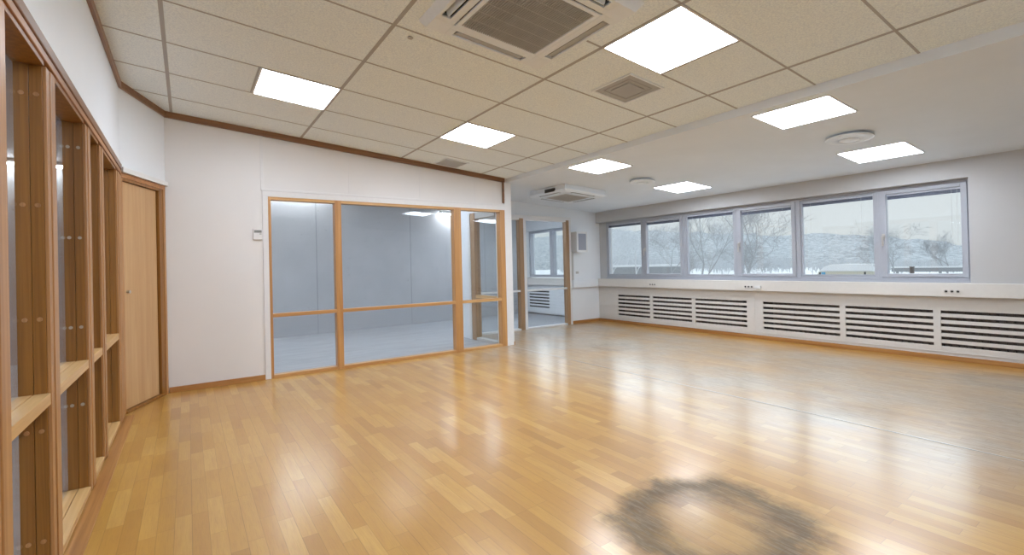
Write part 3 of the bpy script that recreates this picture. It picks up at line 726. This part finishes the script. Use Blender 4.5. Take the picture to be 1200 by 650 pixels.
# wooded hill
def m_forest(name,a,b,sc):
    t=NT(name); p=t.pos(); n=t.noise(t.mapv(p,(1,1,.45)),sc,8,.72); n2=t.noise(p,sc*.12,4,.6)
    c=t.mix(t.rng(n,.43,.58),a,b); c=t.mix(t.math('MULTIPLY',n2,.3),c,b); t.set(color=c,rough=.9); t.bump(n,.6,.6); return t.m
M['hill']=m_forest('snowy_forest_hill',C4(.27,.30,.33),C4(.58,.61,.64),.5)
def hill():
    bm=bmesh.new(); X=[150+i*9 for i in range(26)]; Y=[-140+j*5 for j in range(130)]
    rnd=random.Random(3)
    from mathutils import noise as N
    vs=[]
    for x in X:
        row=[]
        for y in Y:
            k=y/x
            el=.012+.032*max(0,min(1,(k-.20)/.18))+.05*max(0,min(1,(k-.45)/.5)); u=(x-150)/225
            top=1.17+ (375)*el
            z=GZ+(top-GZ)*min(1,u)**.8
            nn=N.fractal(Vector((x*.05,y*.05,0)),1.0,2.0,4)
            z+=nn*2.5*u + rnd.uniform(0,1.8)*u
            row.append(bm.verts.new((x,y,z if u>0 else GZ-.5)))
        vs.append(row)
    for i in range(len(X)-1):
        for j in range(len(Y)-1): bm.faces.new([vs[i][j],vs[i+1][j],vs[i+1][j+1],vs[i][j+1]])
    me=bpy.data.meshes.new('hill'); bm.to_mesh(me); bm.free(); me.materials.append(M['hill']); o=bpy.data.objects.new('hill',me); COL.objects.link(o)
    for p in me.polygons: p.use_smooth=True
    struct(o)
hill()
# frosted bare trees
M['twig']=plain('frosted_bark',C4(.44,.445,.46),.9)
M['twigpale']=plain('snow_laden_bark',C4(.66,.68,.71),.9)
def tree(x,y,h,seed,label,spread=.55,droop=0.0,depth=6,mat='twig',trunk=.10,z=GZ,kids=2,grp='bare frosted trees outside the windows'):
    r=random.Random(seed); verts=[];faces=[]
    def seg(p,q,r0,r1,n=3):
        d=(q-p).normalized(); a=d.orthogonal().normalized(); b=d.cross(a); base=len(verts)
        for c_,rr in ((p,r0),(q,r1)):
            for i in range(n):
                th_=2*math.pi*i/n; verts.append(c_+a*rr*math.cos(th_)+b*rr*math.sin(th_))
        for i in range(n):
            j=(i+1)%n; faces.append((base+i,base+j,base+n+j,base+n+i))
        faces.append(tuple(base+n+i for i in range(n)))
    def grow(p,d,L,rad,lev):
        n=3 if lev>1 else 2; q=p
        for k in range(n):
            dd=(d+Vector((r.uniform(-1,1),r.uniform(-1,1),r.uniform(-.5,.6)))*(.16+.03*(depth-lev))).normalized()
            if lev<=2: dd=(dd+Vector((0,0,-droop))).normalized()
            q2=q+dd*L/n; seg(q,q2,rad*(1-.3*k/n),rad*(1-.3*(k+1)/n),5 if lev>=depth-1 else 3)
            if lev>0 and (k>0 or lev<depth):
                for _ in range(kids if k==n-1 else max(1,kids-1)):
                    ang=r.uniform(0,2*math.pi); s_=Vector((math.cos(ang),math.sin(ang),r.uniform(-.1,.5)))
                    nd=(dd*(1-spread)+s_*spread+Vector((0,0,.18))).normalized()
                    grow(q2,nd,L*r.uniform(.55,.74),max(rad*.48,.0035),lev-1)
            q=q2; d=dd
    grow(Vector((0,0,0)),Vector((r.uniform(-.06,.06),r.uniform(-.06,.06),1)).normalized(),h*.42,trunk,depth)
    me=bpy.data.meshes.new('bare_tree'); me.from_pydata(verts,[],faces); me.materials.append(M[mat]); o=bpy.data.objects.new('bare_tree',me); COL.objects.link(o); o.location=(x,y,z)
    tag(o,label,'tree',grp); return o
tr=[ # x distance, y/x, height
 (17,.555,6.3,11,'tall frosted birch outside, centred in the fourth window from the far wall',.5,.10,5,'twig'),
 (15,.665,5.8,12,'dense frosted tree outside, filling the right side of the third window',.5,.05,5,'twig'),
 (20,.72,4.6,13,'leaning frosted tree outside, low in the middle of the third window',.62,.15,5,'twig'),
 (22,.505,4.2,14,'low wide frosted tree outside, right side of the fourth window',.62,.2,5,'twig'),
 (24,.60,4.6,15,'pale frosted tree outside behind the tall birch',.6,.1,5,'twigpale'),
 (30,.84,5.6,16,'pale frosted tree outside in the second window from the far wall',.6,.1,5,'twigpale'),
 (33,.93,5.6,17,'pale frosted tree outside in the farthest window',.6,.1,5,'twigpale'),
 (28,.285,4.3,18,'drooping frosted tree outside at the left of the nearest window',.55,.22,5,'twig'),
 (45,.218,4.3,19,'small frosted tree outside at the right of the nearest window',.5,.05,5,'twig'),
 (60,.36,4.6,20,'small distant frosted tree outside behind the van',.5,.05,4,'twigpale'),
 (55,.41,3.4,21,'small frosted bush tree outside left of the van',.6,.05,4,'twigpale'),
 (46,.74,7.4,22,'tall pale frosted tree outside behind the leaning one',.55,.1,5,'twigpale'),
 (42,.88,7.5,23,'distant pale frosted tree outside between two windows',.55,.1,5,'twigpale'),
]
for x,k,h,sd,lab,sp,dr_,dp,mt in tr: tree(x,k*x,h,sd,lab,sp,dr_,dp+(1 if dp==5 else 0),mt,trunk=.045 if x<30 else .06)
# forest belt on the slope: many indistinct trees
def belt():
    r=random.Random(5); bm=bmesh.new()
    for i in range(1500):
        x=r.uniform(85,150); k=r.uniform(.2,1.15) ; y=k*x; h=r.uniform(2.2,4.5)*(1+1.0*max(0,k-.5))*(.55 if k<.45 else 1)
        base=Vector((x,y,GZ)); 
        for q in range(7):
            a=r.uniform(0,6.28); tip=base+Vector((math.cos(a)*h*.25,math.sin(a)*h*.25,h*r.uniform(.6,1))); s_=base+Vector((0,0,h*r.uniform(0,.5)))
            d=Vector((.05,.05,0)); v=[bm.verts.new(s_-d),bm.verts.new(s_+Vector((-.05,.05,0))),bm.verts.new(s_+d),bm.verts.new(tip)]
            bm.faces.new([v[0],v[1],v[3]]); bm.faces.new([v[1],v[2],v[3]]); bm.faces.new([v[2],v[0],v[3]])
    me=bpy.data.meshes.new('forest_belt'); bm.to_mesh(me); bm.free(); me.materials.append(M['twigpale']); o=bpy.data.objects.new('forest_belt',me); COL.objects.link(o)
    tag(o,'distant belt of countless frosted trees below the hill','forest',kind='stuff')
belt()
# low snow-capped wall (left), guard rail (right), post
t=thing('garden_wall','grey low wall with a snow cap outside the two farthest windows','wall',(38,33,GZ))
MB().box(-.15,.15,-6.5,6,0,2.05).build('wall_body',M['slush'],t,bevel=.02)
MB().box(-.25,.25,-6.6,6.1,2.05,2.28).build('snow_cap',M['snow'],t,bevel=.08)
t=thing('guard_rail','snowy dark guard rail outside beyond the nearest window','guard rail',(44,9.5,GZ))
for zz in (1.35,.85): MB().box(-.05,.05,-7,3.2,zz,zz+.28).build('rail',M['slush'],t,bevel=.02)
MB().box(-.12,.12,-7,3.2,1.63,1.74).build('snow_cap',M['snow'],t,bevel=.03)
for k in range(5): MB().box(.05,.15,-6.8+k*2.4,-6.65+k*2.4,0,1.63).build('rail_post',M['slush'],t)
t=thing('bollard','dark square bollard standing in the snow outside the nearest window','bollard',(40,10.45,GZ))
MB().box(-.10,.10,-.10,.10,0,1.72).build('shaft',M['radiator'],t,bevel=.02); MB().box(-.12,.12,-.12,.12,1.72,1.80).build('cap',M['radiator'],t,bevel=.02)
# van (side on, nose to the left of the picture = +y)
M['vanpaint']=plain('cream_van_paint',C4(.60,.585,.49),.35); M['vanglass']=plain('van_window',C4(.05,.06,.07),.1); M['rubber']=plain('tyre_rubber',C4(.02,.02,.02),.8); M['blue']=plain('blue_badge',C4(.10,.38,.62),.5)
van=thing('van','cream van with snow on its roof outside, blue badge near its front','van',(46,16.1,GZ))
bm=MB()
prof=[(-1.85,.35),(-1.92,.9),(-1.90,1.36),(1.98,1.36),(2.1,1.05),(2.18,.60),(2.15,.35)]
def shell(prof,w):
    m_=MB(); vv=[[m_.bm.verts.new((sx*w(z),y,z)) for y,z in prof] for sx in (-1,1)]
    m_.bm.faces.new(vv[0]); m_.bm.faces.new(vv[1][::-1])
    for i in range(len(prof)):
        j=(i+1)%len(prof); m_.bm.faces.new([vv[0][i],vv[1][i],vv[1][j],vv[0][j]])
    return m_
shell(prof,lambda z:.85).build('van_body',M['vanpaint'],van,bevel=.05,seg=3)
shell([(-1.90,1.36),(-1.84,1.78),(-1.62,1.95),(.2,1.98),(1.15,1.93),(1.62,1.74),(1.97,1.36)],lambda z:.86-.2*(z-1.36)).build('snow_covered_roof',M['snow'],van,bevel=.08,seg=3)
MB().box(-.875,-.84,1.45,1.75,1.02,1.30).build('blue_badge',M['blue'],van,bevel=.01)
MB().box(-.875,-.84,1.80,1.92,1.00,1.30).build('side_lamp',M['vanglass'],van,bevel=.01)
MB().box(-.875,-.84,-1.42,-1.30,.92,1.32).build('door_gap',M['vanglass'],van)
for y in (-1.25,1.45):
    for sx in (-1,1): MB().cyl((sx*.78,y,.32),.32,.2,'x',28).build('wheel',M['rubber'],van,bevel=.03)

# ------------------------------------------------------------------ daylight
sd=bpy.data.lights.new('added_soft_sun','SUN'); sd.energy=2.4; sd.angle=math.radians(70); sd.color=(.78,.89,1)  # wide sun added to strengthen window light and its floor reflection
so=bpy.data.objects.new('added_soft_sun',sd); COL.objects.link(so)
so.rotation_euler=(-Vector((math.cos(math.radians(22))*math.cos(math.radians(22)),math.sin(math.radians(22))*math.cos(math.radians(22)),math.sin(math.radians(22))))).to_track_quat('-Z','Y').to_euler(); so.location=(20,10,12)
# ------------------------------------------------------------------ world light
W=bpy.data.worlds.new('world'); S.world=W; W.use_nodes=True; nt=W.node_tree
bg=nt.nodes['Background']; tc=nt.nodes.new('ShaderNodeTexCoord'); sp=nt.nodes.new('ShaderNodeSeparateXYZ'); nt.links.new(tc.outputs['Generated'],sp.inputs[0])
rp=nt.nodes.new('ShaderNodeValToRGB'); nt.links.new(sp.outputs[2],rp.inputs[0]); e=rp.color_ramp.elements
e[0].position=0; e[0].color=(.74,.78,.80,1); e[1].position=.5; e[1].color=(.80,.87,.93,1)
nt.links.new(rp.outputs[0],bg.inputs[0]); bg.inputs[1].default_value=.70

S.view_settings.view_transform='Standard'; S.view_settings.look='None'; S.view_settings.exposure=.53; S.view_settings.gamma=1; S.view_settings.use_curve_mapping=False
S.cycles.use_denoising=True
S.cycles.max_bounces=12; S.cycles.transparent_max_bounces=24; S.cycles.diffuse_bounces=5; S.cycles.glossy_bounces=5; S.cycles.sample_clamp_indirect=8
